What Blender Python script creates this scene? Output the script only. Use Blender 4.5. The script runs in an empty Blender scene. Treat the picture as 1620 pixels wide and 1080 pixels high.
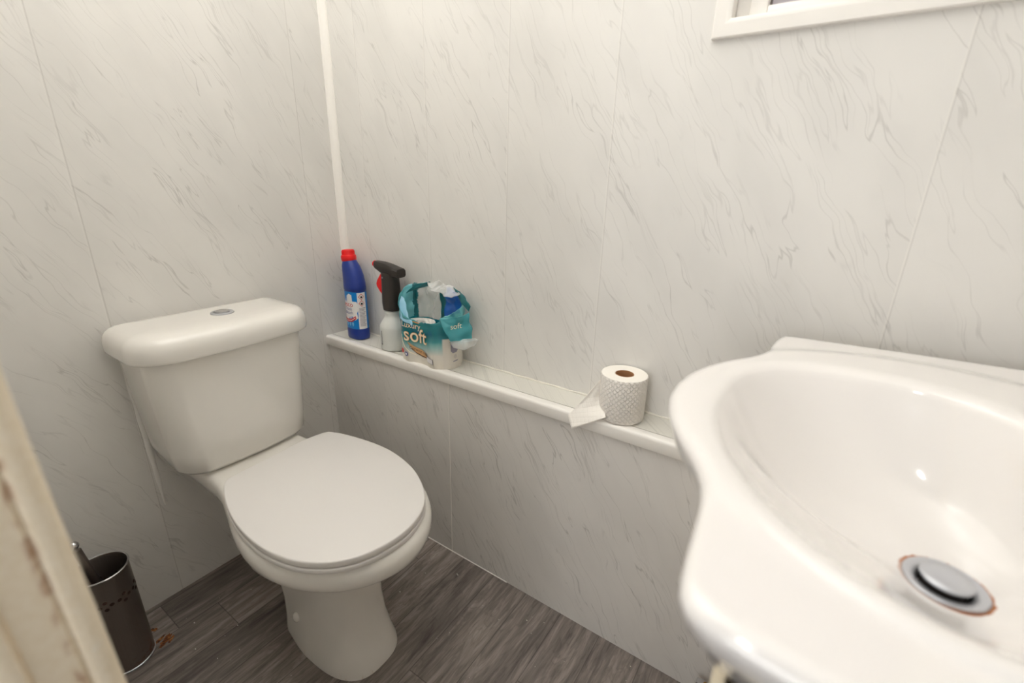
import bpy, bmesh, math, random
from math import sin, cos, pi, radians, sqrt, atan2, hypot
from mathutils import Vector, Matrix

random.seed(7)
COL = bpy.context.scene.collection

# ------------------------------------------------------------------ helpers
def obj(name, bm, mat=None, parent=None, smooth=True, loc=None):
    me = bpy.data.meshes.new(name)
    bmesh.ops.recalc_face_normals(bm, faces=bm.faces[:])
    bm.to_mesh(me); bm.free()
    o = bpy.data.objects.new(name, me)
    COL.objects.link(o)
    if mat is not None:
        for m in (mat if isinstance(mat, (list, tuple)) else [mat]):
            me.materials.append(m)
    if smooth:
        me.polygons.foreach_set('use_smooth', [True] * len(me.polygons))
        try:
            me.set_sharp_from_angle(angle=radians(smooth if smooth is not True else 40))
        except Exception:
            pass
    if parent is not None:
        o.parent = parent
    if loc is not None:
        o.location = loc
    return o

def empty(name, loc=(0, 0, 0), rz=0):
    o = bpy.data.objects.new(name, None)
    COL.objects.link(o)
    o.location = loc; o.rotation_euler = (0, 0, rz)
    o.empty_display_size = .05
    return o

def tag(o, label=None, cat=None, group=None, kind=None):
    if label: o['label'] = label
    if cat: o['category'] = cat
    if group: o['group'] = group
    if kind: o['kind'] = kind
    return o

def add_box(bm, lo, hi, bev=0.0, seg=2):
    r = bmesh.ops.create_cube(bm, size=1.0)
    vs = r['verts']
    for v in vs:
        v.co = Vector([lo[i] + (v.co[i] + .5) * (hi[i] - lo[i]) for i in range(3)])
    if bev > 0:
        es = list({e for v in vs for e in v.link_edges})
        bmesh.ops.bevel(bm, geom=es, offset=bev, segments=seg, affect='EDGES', profile=.5)

def loft(bm, rings, cap0=True, cap1=True, closed=True):
    vr = [[bm.verts.new(p) for p in r] for r in rings]
    n = len(rings[0])
    for a, b in zip(vr, vr[1:]):
        for i in range(n if closed else n - 1):
            j = (i + 1) % n
            bm.faces.new((a[i], a[j], b[j], b[i]))
    if cap0: bm.faces.new(vr[0])
    if cap1: bm.faces.new(vr[-1])
    return vr

def lathe(bm, prof, c=(0, 0), seg=48, cap0=True, cap1=True, ax=None):
    rings = []
    for r, z in prof:
        rings.append([Vector((c[0] + r * cos(2 * pi * i / seg), c[1] + r * sin(2 * pi * i / seg), z)) for i in range(seg)])
    if ax is not None:
        rings = [[ax @ p for p in r] for r in rings]
    return loft(bm, rings, cap0, cap1)

def tube(bm, pts, rad, seg=16, cap=True):
    pts = [Vector(p) for p in pts]
    rads = rad if isinstance(rad, (list, tuple)) else [rad] * len(pts)
    rings = []
    up = None
    for i, p in enumerate(pts):
        t = (pts[min(i + 1, len(pts) - 1)] - pts[max(i - 1, 0)]).normalized()
        if up is None:
            up = Vector((0, 0, 1)) if abs(t.z) < .9 else Vector((1, 0, 0))
        a = t.cross(up).normalized(); b = a.cross(t).normalized(); up = b
        rings.append([p + rads[i] * (cos(2 * pi * k / seg) * a + sin(2 * pi * k / seg) * b) for k in range(seg)])
    loft(bm, rings, cap, cap)

def extrude_profile(bm, prof, axis, a0, a1, n=1):
    """closed profile of 2-D points pushed along an axis: axis 'x' -> (y,z), 'y' -> (x,z), 'z' -> (x,y)"""
    rings = []
    for k in range(n + 1):
        a = a0 + (a1 - a0) * k / n
        if axis == 'x': rings.append([(a, p[0], p[1]) for p in prof])
        elif axis == 'y': rings.append([(p[0], a, p[1]) for p in prof])
        else: rings.append([(p[0], p[1], a) for p in prof])
    loft(bm, rings)

def sm(a, b, x):
    t = max(0.0, min(1.0, (x - a) / (b - a)))
    return t * t * (3 - 2 * t)

def interp(xs, ys, x):
    """smooth (cubic hermite) interpolation through points"""
    n = len(xs)
    if x <= xs[0]: return ys[0]
    if x >= xs[-1]: return ys[-1]
    i = max(k for k in range(n - 1) if xs[k] <= x)
    def slope(k):
        if k == 0: return (ys[1] - ys[0]) / (xs[1] - xs[0])
        if k == n - 1: return (ys[-1] - ys[-2]) / (xs[-1] - xs[-2])
        return (ys[k + 1] - ys[k - 1]) / (xs[k + 1] - xs[k - 1])
    h = xs[i + 1] - xs[i]; t = (x - xs[i]) / h
    m0, m1 = slope(i) * h, slope(i + 1) * h
    return ((2 * t**3 - 3 * t**2 + 1) * ys[i] + (t**3 - 2 * t**2 + t) * m0
            + (-2 * t**3 + 3 * t**2) * ys[i + 1] + (t**3 - t**2) * m1)

def catmull(pts, n):
    """closed smooth curve through pts, n samples of even arc length"""
    dense = []
    m = len(pts)
    for i in range(m):
        p0, p1, p2, p3 = (Vector(pts[(i + k - 1) % m]) for k in range(4))
        for s in range(24):
            t = s / 24
            dense.append(.5 * ((2 * p1) + (p2 - p0) * t + (2 * p0 - 5 * p1 + 4 * p2 - p3) * t * t + (3 * p1 - p0 - 3 * p2 + p3) * t**3))
    return resample(dense, n)

def resample(poly, n, closed=True):
    pts = [Vector(p) for p in poly]
    if closed: pts = pts + [pts[0]]
    L = [0]
    for a, b in zip(pts, pts[1:]): L.append(L[-1] + (b - a).length)
    out = []; k = 0
    cnt = n if closed else n - 1
    for i in range(n):
        d = L[-1] * i / cnt
        while k < len(L) - 2 and L[k + 1] < d: k += 1
        t = (d - L[k]) / max(1e-9, L[k + 1] - L[k])
        out.append(pts[k].lerp(pts[k + 1], t))
    return out

class Wrap:
    """maps flat (s, h) print coordinates onto an upright wall of a given plan outline; s = 0 faces -y, s grows towards +x"""
    def __init__(self, poly):
        P = resample(poly, 400)
        k0 = min(range(400), key=lambda i: (P[i] - Vector((0, -1))).length if False else P[i].y + 20 * abs(P[i].x - sum(p.x for p in P) / 400))
        P = P[k0:] + P[:k0]
        if P[8].x < P[0].x: P = [P[0]] + P[:0:-1]
        self.P = P
        self.L = sum((P[(i + 1) % 400] - P[i]).length for i in range(400))
    def at(self, s, off=0.0):
        t = (s / self.L) * 400
        i = math.floor(t); f = t - i
        a, b = self.P[i % 400], self.P[(i + 1) % 400]
        p = a.lerp(b, f)
        q0, q1 = self.P[(i - 2) % 400], self.P[(i + 3) % 400]
        d = (q1 - q0).normalized()
        nrm = Vector((d.y, -d.x))
        return p + off * nrm
    def map(self, bm, z0, off):
        for v in bm.verts:
            p = self.at(v.co.x, off + v.co.z)
            v.co = Vector((p.x, p.y, z0 + v.co.y))

def text_bm(body, size, offset=0.0, align='CENTER', x=0, y=0, rot=0, cut=.004, shear=0.0, sx=1.0):
    cu = bpy.data.curves.new('t', 'FONT')
    cu.body = body; cu.size = size; cu.align_x = align; cu.align_y = 'CENTER'
    cu.offset = offset; cu.resolution_u = 4; cu.shear = shear
    to = bpy.data.objects.new('t', cu); COL.objects.link(to)
    bpy.context.view_layer.update()
    dg = bpy.context.evaluated_depsgraph_get()
    me = bpy.data.meshes.new_from_object(to.evaluated_get(dg))
    bm = bmesh.new(); bm.from_mesh(me)
    bpy.data.objects.remove(to); bpy.data.curves.remove(cu); bpy.data.meshes.remove(me)
    bmesh.ops.triangulate(bm, faces=bm.faces[:])
    for _ in range(4):
        es = [e for e in bm.edges if e.calc_length() > cut]
        if not es: break
        bmesh.ops.subdivide_edges(bm, edges=es, cuts=1)
        bmesh.ops.triangulate(bm, faces=bm.faces[:])
    for v in bm.verts:
        a, b = v.co.x * sx, v.co.y
        v.co = Vector((x + a * cos(rot) - b * sin(rot), y + a * sin(rot) + b * cos(rot), 0))
    return bm

def patch_bm(s0, s1, h0, h1, cut=.004):
    bm = bmesh.new()
    nx = max(1, int((s1 - s0) / cut)); ny = max(1, int((h1 - h0) / (cut * 2)))
    g = [[bm.verts.new((s0 + (s1 - s0) * i / nx, h0 + (h1 - h0) * j / ny, 0)) for i in range(nx + 1)] for j in range(ny + 1)]
    for j in range(ny):
        for i in range(nx):
            bm.faces.new((g[j][i], g[j][i + 1], g[j + 1][i + 1], g[j + 1][i]))
    return bm

def poly_bm(pts, cut=.004):
    bm = bmesh.new()
    bm.faces.new([bm.verts.new((p[0], p[1], 0)) for p in pts])
    bmesh.ops.triangulate(bm, faces=bm.faces[:])
    for _ in range(5):
        es = [e for e in bm.edges if e.calc_length() > cut]
        if not es: break
        bmesh.ops.subdivide_edges(bm, edges=es, cuts=1)
        bmesh.ops.triangulate(bm, faces=bm.faces[:])
    return bm

def ell_pts(cx, cy, a, b, n=32, rot=0):
    return [(cx + a * cos(t) * cos(rot) - b * sin(t) * sin(rot), cy + a * cos(t) * sin(rot) + b * sin(t) * cos(rot)) for t in (2 * pi * i / n for i in range(n))]

# ------------------------------------------------------------------ materials
def srgb(r, g, b):
    f = lambda c: (c / 255 / 12.92) if c / 255 <= .04045 else ((c / 255 + .055) / 1.055) ** 2.4
    return (f(r), f(g), f(b), 1)

class NT:
    def __init__(self, name):
        self.m = bpy.data.materials.new(name); self.m.use_nodes = True
        self.t = self.m.node_tree; self.b = self.t.nodes['Principled BSDF']
    def n(self, typ, **kw):
        nd = self.t.nodes.new(typ)
        for k, v in kw.items():
            if k.startswith('i_'):
                key = k[2:]
                key = int(key) if key.isdigit() else key
                nd.inputs[key].default_value = v
            else: setattr(nd, k, v)
        return nd
    def l(self, a, b): self.t.links.new(a, b)
    def math(self, op, a, b=None, c=None):
        nd = self.t.nodes.new('ShaderNodeMath'); nd.operation = op
        for i, v in enumerate((a, b, c)):
            if v is None: continue
            if isinstance(v, (int, float)): nd.inputs[i].default_value = v
            else: self.l(v, nd.inputs[i])
        return nd.outputs[0]
    def mix(self, fac, a, b):
        nd = self.t.nodes.new('ShaderNodeMix'); nd.data_type = 'RGBA'
        for i, v in ((0, fac), (6, a), (7, b)):
            if isinstance(v, (int, float, tuple)): nd.inputs[i].default_value = v
            else: self.l(v, nd.inputs[i])
        return nd.outputs[2]
    def ramp(self, fac, stops, interp='LINEAR'):
        nd = self.t.nodes.new('ShaderNodeValToRGB'); nd.color_ramp.interpolation = interp
        e = nd.color_ramp.elements
        while len(e) < len(stops): e.new(.5)
        for el, (p, c) in zip(e, stops): el.position = p; el.color = c
        self.l(fac, nd.inputs[0]); return nd.outputs[0]
    def maprange(self, v, a, b, c, d, smooth=True):
        nd = self.t.nodes.new('ShaderNodeMapRange'); nd.interpolation_type = 'SMOOTHSTEP' if smooth else 'LINEAR'
        self.l(v, nd.inputs[0])
        for i, x in enumerate((a, b, c, d)): nd.inputs[i + 1].default_value = x
        return nd.outputs[0]
    def combine(self, x, y, z):
        nd = self.t.nodes.new('ShaderNodeCombineXYZ')
        for i, v in enumerate((x, y, z)):
            if isinstance(v, (int, float)): nd.inputs[i].default_value = v
            else: self.l(v, nd.inputs[i])
        return nd.outputs[0]
    def pos(self):
        g = self.t.nodes.new('ShaderNodeNewGeometry'); s = self.t.nodes.new('ShaderNodeSeparateXYZ')
        self.l(g.outputs['Position'], s.inputs[0]); return s.outputs, g.outputs['Position']
    def objpos(self):
        g = self.t.nodes.new('ShaderNodeTexCoord'); s = self.t.nodes.new('ShaderNodeSeparateXYZ')
        self.l(g.outputs['Object'], s.inputs[0]); return s.outputs, g.outputs['Object']
    def noise(self, vec, scale=1, detail=3, rough=.5, dist=0):
        nd = self.t.nodes.new('ShaderNodeTexNoise')
        self.l(vec, nd.inputs['Vector'])
        nd.inputs['Scale'].default_value = scale; nd.inputs['Detail'].default_value = detail
        nd.inputs['Roughness'].default_value = rough; nd.inputs['Distortion'].default_value = dist
        return nd.outputs[0]
    def bump(self, h, strength=.3, dist=.001):
        nd = self.t.nodes.new('ShaderNodeBump'); nd.inputs['Strength'].default_value = strength
        nd.inputs['Distance'].default_value = dist
        self.l(h, nd.inputs['Height']); self.l(nd.outputs[0], self.b.inputs['Normal'])

def plain(name, col, rough=.4, metal=0, coat=0, trans=0, ior=1.45, noise=0.0, spec=.5, alpha=1):
    k = NT(name)
    k.b.inputs['Base Color'].default_value = col
    k.b.inputs['Roughness'].default_value = rough
    k.b.inputs['Metallic'].default_value = metal
    k.b.inputs['Coat Weight'].default_value = coat
    k.b.inputs['Coat Roughness'].default_value = .05
    k.b.inputs['Transmission Weight'].default_value = trans
    k.b.inputs['IOR'].default_value = ior
    k.b.inputs['Specular IOR Level'].default_value = spec
    k.b.inputs['Alpha'].default_value = alpha
    if noise:
        s, p = k.pos()
        n = k.noise(p, 40, 4)
        f = k.maprange(n, .3, .7, 1 - noise, 1)
        k.l(k.mix(f, tuple(c * .75 for c in col[:3]) + (1,), col), k.b.inputs['Base Color'])
    return k.m

def marble(name, joint, joints, light=.3, shade=.12, seed=0.0, base=(222, 220, 216), vein=(150, 147, 142), vstr=.55, jcol=(235, 232, 226)):
    """glossy PVC cladding with faint slanting grey veins, 250 mm boards"""
    k = NT(name)
    (x, y, z), p = k.pos()
    u = k.math('ADD', x, y)
    pid = None
    for uj in joints:
        g_ = k.math('GREATER_THAN', u, uj)
        pid = g_ if pid is None else k.math('ADD', pid, g_)
    wn = k.n('ShaderNodeTexWhiteNoise', noise_dimensions='1D'); k.l(k.math('ADD', pid, seed), wn.inputs['W'])
    off = k.math('MULTIPLY', wn.outputs[0], 13.0)
    ph = radians(60)
    al = k.math('SUBTRACT', k.math('MULTIPLY', u, cos(ph)), k.math('MULTIPLY', z, sin(ph)))
    ac = k.math('ADD', k.math('MULTIPLY', u, sin(ph)), k.math('MULTIPLY', z, cos(ph)))
    # bend the veins a little
    w = k.noise(k.combine(k.math('MULTIPLY', u, 9), k.math('MULTIPLY', z, 9), off), 1, 2)
    ac2 = k.math('ADD', ac, k.math('MULTIPLY', k.math('SUBTRACT', w, .5), .05))
    n1 = k.noise(k.combine(k.math('MULTIPLY', ac2, 25), k.math('MULTIPLY', al, 2.1), off), 1, 3, .5, .05)
    r1 = k.maprange(k.math('ABSOLUTE', k.math('SUBTRACT', n1, .5)), 0, .009, 1, 0)
    m1 = k.noise(k.combine(k.math('MULTIPLY', ac, 14), k.math('MULTIPLY', al, 5), k.math('ADD', off, 5)), 1, 2)
    r1 = k.math('MULTIPLY', r1, k.maprange(m1, .34, .60, 0, 1))
    n2 = k.noise(k.combine(k.math('MULTIPLY', ac2, 34), k.math('MULTIPLY', al, 2.6), k.math('ADD', off, 9)), 1, 3, .5, .1)
    r2 = k.maprange(k.math('ABSOLUTE', k.math('SUBTRACT', n2, .47)), 0, .016, 1, 0)
    m2 = k.noise(k.combine(k.math('MULTIPLY', ac, 14), k.math('MULTIPLY', al, 6), k.math('ADD', off, 3)), 1, 2)
    r2 = k.math('MULTIPLY', k.math('MULTIPLY', r2, k.maprange(m2, .40, .62, 0, 1)), .6)
    v = k.math('MULTIPLY', k.math('MAXIMUM', r1, r2), vstr)
    cl = k.noise(k.combine(k.math('MULTIPLY', ac, 9), k.math('MULTIPLY', al, 4), off), 1, 3)
    c0 = srgb(*base); c1 = tuple(c * .93 for c in c0[:3]) + (1,)
    bc = k.mix(k.maprange(cl, .35, .7, 0, 1), c0, c1)
    col = k.mix(v, bc, srgb(*vein))
    # board joints
    d = None; sd = None
    for uj in joints:
        du = k.math('SUBTRACT', u, uj)
        a_ = k.math('ABSOLUTE', du)
        d = a_ if d is None else k.math('MINIMUM', d, a_)
        b_ = k.math('ABSOLUTE', k.math('SUBTRACT', du, .0022))
        sd = b_ if sd is None else k.math('MINIMUM', sd, b_)
    jl = k.maprange(d, .0006, .0018, 1, 0)
    side = k.maprange(sd, .0004, .0016, 1, 0)
    col = k.mix(k.math('MULTIPLY', side, shade), col, srgb(120, 112, 104))
    col = k.mix(k.math('MULTIPLY', jl, light), col, srgb(*jcol))
    k.l(col, k.b.inputs['Base Color'])
    k.b.inputs['Roughness'].default_value = .45
    k.b.inputs['Specular IOR Level'].default_value = .4
    wv = k.noise(p, 6, 2)
    h = k.math('ADD', k.math('MULTIPLY', wv, .6), k.math('MULTIPLY', jl, -1.0))
    k.bump(h, .12, .0015)
    return k.m

def vinyl():
    k = NT('vinyl_planks')
    (x, y, z), p = k.pos()
    W = .1087
    sx = k.math('DIVIDE', k.math('SUBTRACT', x, .0135), W)
    sid = k.math('FLOOR', sx); sf = k.math('FRACT', sx)
    wn = k.n('ShaderNodeTexWhiteNoise', noise_dimensions='1D'); k.l(k.math('ADD', sid, 3.0), wn.inputs['W'])
    yy = k.math('DIVIDE', k.math('ADD', y, k.math('ADD', .582, k.math('MULTIPLY', wn.outputs[0], .9))), .62)
    yid = k.math('FLOOR', yy); yf = k.math('FRACT', yy)
    w2 = k.n('ShaderNodeTexWhiteNoise', noise_dimensions='2D'); k.l(k.combine(sid, yid, 0), w2.inputs['Vector'])
    off = k.math('MULTIPLY', w2.outputs[0], 20)
    gv = k.combine(k.math('MULTIPLY', x, 110), k.math('MULTIPLY', y, 9), off)
    g1 = k.noise(gv, 1, 4, .65, .3)
    g2 = k.noise(k.combine(k.math('MULTIPLY', x, 22), k.math('MULTIPLY', y, 3.2), off), 1, 3, .6, 1.3)
    rings = k.math('FRACT', k.math('MULTIPLY', g2, 9))
    rg = k.maprange(k.math('ABSOLUTE', k.math('SUBTRACT', rings, .5)), .28, .5, 0, 1)
    t = k.math('ADD', k.math('MULTIPLY', g1, .5), k.math('MULTIPLY', g2, .55))
    col = k.ramp(t, [(.36, srgb(88, 80, 76)), (.52, srgb(126, 117, 111)), (.70, srgb(164, 154, 147))])
    col = k.mix(k.math('MULTIPLY', rg, .22), col, srgb(60, 52, 49))
    br = k.math('ADD', .74, k.math('MULTIPLY', w2.outputs[0], .46))
    hs = k.n('ShaderNodeHueSaturation'); k.l(br, hs.inputs['Value']); k.l(col, hs.inputs['Color'])
    col = hs.outputs[0]
    dx = k.math('MULTIPLY', k.math('MINIMUM', sf, k.math('SUBTRACT', 1.0, sf)), W)
    dy = k.math('MULTIPLY', k.math('MINIMUM', yf, k.math('SUBTRACT', 1.0, yf)), .62)
    e = k.maprange(k.math('MINIMUM', dx, dy), .0003, .0017, 1, 0)
    col = k.mix(k.math('MULTIPLY', e, .6), col, srgb(45, 39, 37))
    # pale dust
    dv = k.noise(p, 300, 1)
    k.l(k.mix(k.maprange(dv, .80, .84, 0, .35), col, srgb(190, 185, 178)), k.b.inputs['Base Color'])
    k.b.inputs['Roughness'].default_value = .42
    k.bump(k.math('SUBTRACT', g1, e), .15, .0008)
    return k.m

M = {}
M['marble_back'] = marble('marble_cladding_back', .1204, [.1204, .3704, .6204, .8704, 1.3704], .3, .16, 0, vstr=.34)
M['marble_left'] = marble('marble_cladding_left', .1363, [-.1137, -.6211], .1, .22, 31, vstr=.36)
M['marble_right'] = marble('marble_cladding_right', .9, [.9], .1, .2, 40, vstr=.5)
M['marble_box'] = marble('marble_cladding_boxing', .1662, [.1662, .4162], .45, .1, 57, base=(221, 218, 214), vstr=.48)
M['marble_ledge'] = marble('marble_ledge', .02, [9.0], 0, 0, 77, base=(218, 216, 208), vstr=.3)
M['floor'] = vinyl()
M['pvc'] = plain('white_pvc', srgb(236, 233, 228), .3)
M['sealant'] = plain('sealant', srgb(232, 228, 218), .5, noise=.35)
M['porcelain'] = plain('porcelain', srgb(228, 225, 219), .12, coat=.6)
M['seat'] = plain('seat_plastic', srgb(226, 223, 220), .28)
M['paint'] = plain('plaster_paint', srgb(228, 227, 224), .7)
M['chrome'] = plain('chrome', srgb(205, 205, 207), .16, 1)
M['satin_chrome'] = plain('worn_chrome', srgb(196, 198, 203), .42, .85)
M['black_gap'] = plain('dark_gap', srgb(38, 32, 30), .6)
M['brass'] = plain('brass', srgb(186, 140, 70), .3, 1)
M['cream'] = plain('cream_laminate', srgb(226, 214, 190), .4)
M['glass'] = plain('glass', srgb(222, 214, 218), .45, trans=.5, ior=1.45)

def stained_porcelain():
    k = NT('pedestal_porcelain')
    (x, y, z), p = k.pos()
    n = k.noise(k.combine(k.math('MULTIPLY', x, 60), k.math('MULTIPLY', y, 60), k.math('MULTIPLY', z, 14)), 1, 4, .6)
    a = k.math('MULTIPLY', k.maprange(n, .56, .72, 0, 1), k.maprange(z, .30, .05, 0, 1))
    zz = k.math('MULTIPLY', k.maprange(z, .12, .2, 0, 1), k.maprange(y, -.41, -.385, 0, 1))
    low = k.maprange(z, .03, 0, 0, .5)
    m = k.math('MULTIPLY', a, k.math('ADD', k.math('MULTIPLY', zz, .7), low))
    m = k.math('MULTIPLY', m, k.maprange(z, .31, .27, 0, 1))
    k.l(k.mix(m, srgb(233, 230, 224), srgb(186, 160, 112)), k.b.inputs['Base Color'])
    k.b.inputs['Roughness'].default_value = .14
    k.b.inputs['Coat Weight'].default_value = .5
    return k.m
M['pan'] = stained_porcelain()

def basin_mat():
    k = NT('basin_porcelain')
    (x, y, z), p = k.pos()
    d = k.math('SQRT', k.math('ADD', k.math('POWER', k.math('SUBTRACT', x, 1.426), 2.0), k.math('POWER', k.math('SUBTRACT', y, -.402), 2.0)))
    n = k.noise(p, 130, 4, .6)
    a = k.math('ADD', d, k.math('MULTIPLY', k.math('SUBTRACT', n, .5), .006))
    back = k.maprange(k.math('ADD', x, k.math('MULTIPLY', y, .7)), 1.09, 1.135, 0, 1)   # rust gathers on the tap side
    ring = k.math('MULTIPLY', k.maprange(a, .0350, .0368, 1, 0), k.maprange(z, .74, .72, 0, 1))
    stain = k.math('MULTIPLY', k.maprange(k.noise(p, 22, 3), .5, .72, 0, .5), k.math('MULTIPLY', k.maprange(x, 1.45, 1.52, 0, 1), k.maprange(z, .835, .80, 0, 1)))  # blotchy beige tint on the tap side, below the rim
    c = k.mix(k.math('MULTIPLY', stain, .6), srgb(234, 231, 228), srgb(216, 192, 156))
    c = k.mix(k.math('MULTIPLY', ring, back), c, srgb(176, 104, 44))
    k.l(c, k.b.inputs['Base Color'])
    k.b.inputs['Roughness'].default_value = .1
    k.b.inputs['Coat Weight'].default_value = .5
    return k.m
M['basin'] = basin_mat()

def jamb_mat():
    k = NT('old_cream_gloss')
    (x, y, z), p = k.pos()
    n = k.noise(p, 70, 4, .6)
    g = k.math('MULTIPLY', k.maprange(k.math('ABSOLUTE', k.math('ADD', y, .9065)), 0, .004, 1, 0), k.maprange(n, .48, .62, 0, 1))
    n2 = k.noise(p, 160, 3, .6)
    c = k.mix(k.maprange(n2, .3, .75, 0, 1), srgb(240, 228, 206), srgb(234, 220, 194))
    c = k.mix(k.math('MULTIPLY', g, .75), c, srgb(158, 106, 58))
    chip = k.maprange(k.noise(p, 90, 2), .70, .73, 0, 1)
    c = k.mix(k.math('MULTIPLY', chip, .7), c, srgb(240, 232, 216))
    k.l(c, k.b.inputs['Base Color']); k.b.inputs['Roughness'].default_value = .4
    k.bump(n2, .1, .001)
    return k.m
M['jamb'] = jamb_mat()

def tissue():
    k = NT('quilted_tissue')
    (x, y, z), p = k.objpos()
    at = k.math('ARCTAN2', y, x)
    a = k.math('MULTIPLY', at, 14.0); b = k.math('MULTIPLY', z, 280.0)
    q = k.math('MULTIPLY', k.math('SINE', k.math('ADD', a, b)), k.math('SINE', k.math('SUBTRACT', a, b)))
    h = k.maprange(k.math('ABSOLUTE', q), 0, .35, 0, 1)
    fine = k.noise(p, 900, 2)
    k.b.inputs['Base Color'].default_value = srgb(238, 233, 226)
    k.b.inputs['Roughness'].default_value = .95
    k.b.inputs['Subsurface Weight'].default_value = .15
    k.b.inputs['Subsurface Radius'].default_value = (.004, .004, .004)
    k.bump(k.math('ADD', h, k.math('MULTIPLY', fine, .3)), .9, .0022)
    return k.m
M['tissue'] = tissue()
def sheet_mat():
    k = NT('tissue_sheet')
    (x, y, z), p = k.objpos()
    a = k.math('MULTIPLY', k.math('ADD', x, k.math('MULTIPLY', z, .5)), 330.0); b = k.math('MULTIPLY', k.math('SUBTRACT', z, k.math('MULTIPLY', x, .3)), 330.0)
    q = k.math('MULTIPLY', k.math('SINE', a), k.math('SINE', b))
    k.b.inputs['Base Color'].default_value = srgb(238, 234, 227)
    k.b.inputs['Roughness'].default_value = .95
    k.bump(k.math('ADD', k.maprange(k.math('ABSOLUTE', q), 0, .35, 0, 1), k.noise(p, 800, 2)), .35, .001)
    return k.m
M['sheet'] = sheet_mat()
M['paper_end'] = plain('paper_end', srgb(240, 236, 228), .95)
M['card'] = plain('cardboard', srgb(164, 118, 80), .85, noise=.4)

def steel():
    k = NT('dull_brushed_steel')
    (x, y, z), p = k.objpos()
    n = k.noise(k.combine(k.math('MULTIPLY', k.math('ARCTAN2', y, x), 60), k.math('MULTIPLY', z, 5), 0), 1, 3)
    r = k.noise(p, 60, 4, .6)
    rust = k.math('MULTIPLY', k.maprange(z, .05, 0, 0, 1), k.maprange(r, .46, .58, 0, 1))
    rust = k.math('MULTIPLY', rust, k.maprange(y, -.02, .02, 0, 1))
    c = k.mix(n, srgb(128, 120, 114), srgb(160, 152, 146))
    k.l(k.mix(rust, c, srgb(112, 58, 26)), k.b.inputs['Base Color'])
    k.l(k.math('SUBTRACT', 1.0, rust), k.b.inputs['Metallic'])
    k.l(k.maprange(n, .3, .7, .34, .46), k.b.inputs['Roughness'])
    return k.m
M['steel'] = steel()
M['hole'] = plain('punched_hole_shadow', srgb(58, 34, 26), .8)
M['blue'] = plain('navy_plastic', srgb(26, 54, 140), .28, coat=.2)
M['red'] = plain('red_plastic', srgb(226, 24, 26), .35)
M['lab_blue'] = plain('label_blue', srgb(0, 124, 204), .35)
M['lab_white'] = plain('label_white', srgb(232, 230, 230), .4)
M['lab_red'] = plain('label_red', srgb(200, 40, 44), .4)
M['lab_navy'] = plain('label_navy', srgb(30, 60, 140), .4)
M['lab_grey'] = plain('label_grey', srgb(140, 136, 150), .5)
M['lab_light'] = plain('label_pale_blue', srgb(110, 190, 235), .4)
M['black'] = plain('black_plastic', srgb(48, 43, 40), .42)
M['ink'] = plain('black_ink', srgb(25, 25, 28), .5)
M['hdpe'] = plain('milky_plastic', srgb(226, 228, 224), .3, trans=.15, ior=1.3)
M['liquid'] = plain('milky_liquid', srgb(196, 200, 192), .15, trans=.3, ior=1.33)
M['cream_ink'] = plain('cream_ink', srgb(246, 232, 206), .4)
M['orange_ink'] = plain('orange_ink', srgb(224, 160, 84), .4)
M['coco'] = plain('coconut_tan', srgb(206, 164, 118), .45)
M['coco_dark'] = plain('coconut_brown', srgb(92, 56, 36), .45)
M['teal'] = plain('teal_film', srgb(20, 128, 140), .25, coat=.3)
M['teal_pale'] = plain('pale_teal_film', srgb(96, 172, 180), .25, coat=.3)
M['film_blue'] = plain('blue_film', srgb(12, 88, 176), .22, coat=.3)
M['film_green'] = plain('dark_teal_film', srgb(10, 92, 98), .3)

def clear_film():
    k = NT('clear_film')
    (x, y, z), p = k.pos()
    k.b.inputs['Base Color'].default_value = srgb(226, 228, 226)
    k.b.inputs['Roughness'].default_value = .2
    k.b.inputs['Alpha'].default_value = .34
    k.b.inputs['Specular IOR Level'].default_value = .9
    k.bump(k.noise(p, 180, 3), .5, .002)
    return k.m
M['clear'] = clear_film()

def wrapper_print():
    """printed film of the pack: cream foot, pale teal fade and deep teal band"""
    k = NT('printed_film')
    (x, y, z), p = k.objpos()
    n = k.noise(k.combine(k.math('MULTIPLY', x, 30), k.math('MULTIPLY', y, 30), k.math('MULTIPLY', z, 12)), 1, 2)
    h = k.math('ADD', z, k.math('MULTIPLY', k.math('SUBTRACT', n, .5), .012))
    # the band dips on the left lobe and fades on the right one
    sh = k.maprange(x, -.01, .06, 0, .012)
    hh = k.math('SUBTRACT', h, sh)
    t = k.maprange(hh, .0, .13, 0, 1, False)
    col = k.ramp(t, [(0, srgb(226, 220, 208)), (.20, srgb(224, 220, 210)), (.36, srgb(158, 196, 194)), (.50, srgb(60, 148, 154)), (.66, srgb(10, 112, 126)), (.85, srgb(16, 128, 138)), (1, srgb(90, 170, 176))])
    endp = k.maprange(x, .074, .078, 0, 1)   # the white end panel of the pack
    low = k.maprange(z, .088, .084, 0, 1)
    col = k.mix(k.math('MULTIPLY', endp, low), col, srgb(222, 216, 206))
    bl = k.math('MULTIPLY', k.maprange(k.noise(p, 24, 2), .5, .6, 0, 1), k.maprange(z, .08, .1, 0, .5))
    col = k.mix(bl, col, srgb(0, 96, 140))
    k.l(col, k.b.inputs['Base Color'])
    k.b.inputs['Roughness'].default_value = .26
    k.b.inputs['Coat Weight'].default_value = .3
    k.bump(k.noise(p, 90, 3), .35, .003)
    return k.m
M['print'] = wrapper_print()
M['dust'] = plain('dust_crumb', srgb(200, 195, 186), .9)
def rust_stain():
    k = NT('rust_stain')
    (x, y, z), p = k.pos()
    n = k.noise(p, 110, 4, .65)
    k.l(k.ramp(n, [(.38, srgb(62, 34, 18)), (.52, srgb(128, 74, 32)), (.64, srgb(170, 118, 70))]), k.b.inputs['Base Color'])
    k.b.inputs['Roughness'].default_value = .7
    return k.m
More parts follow.
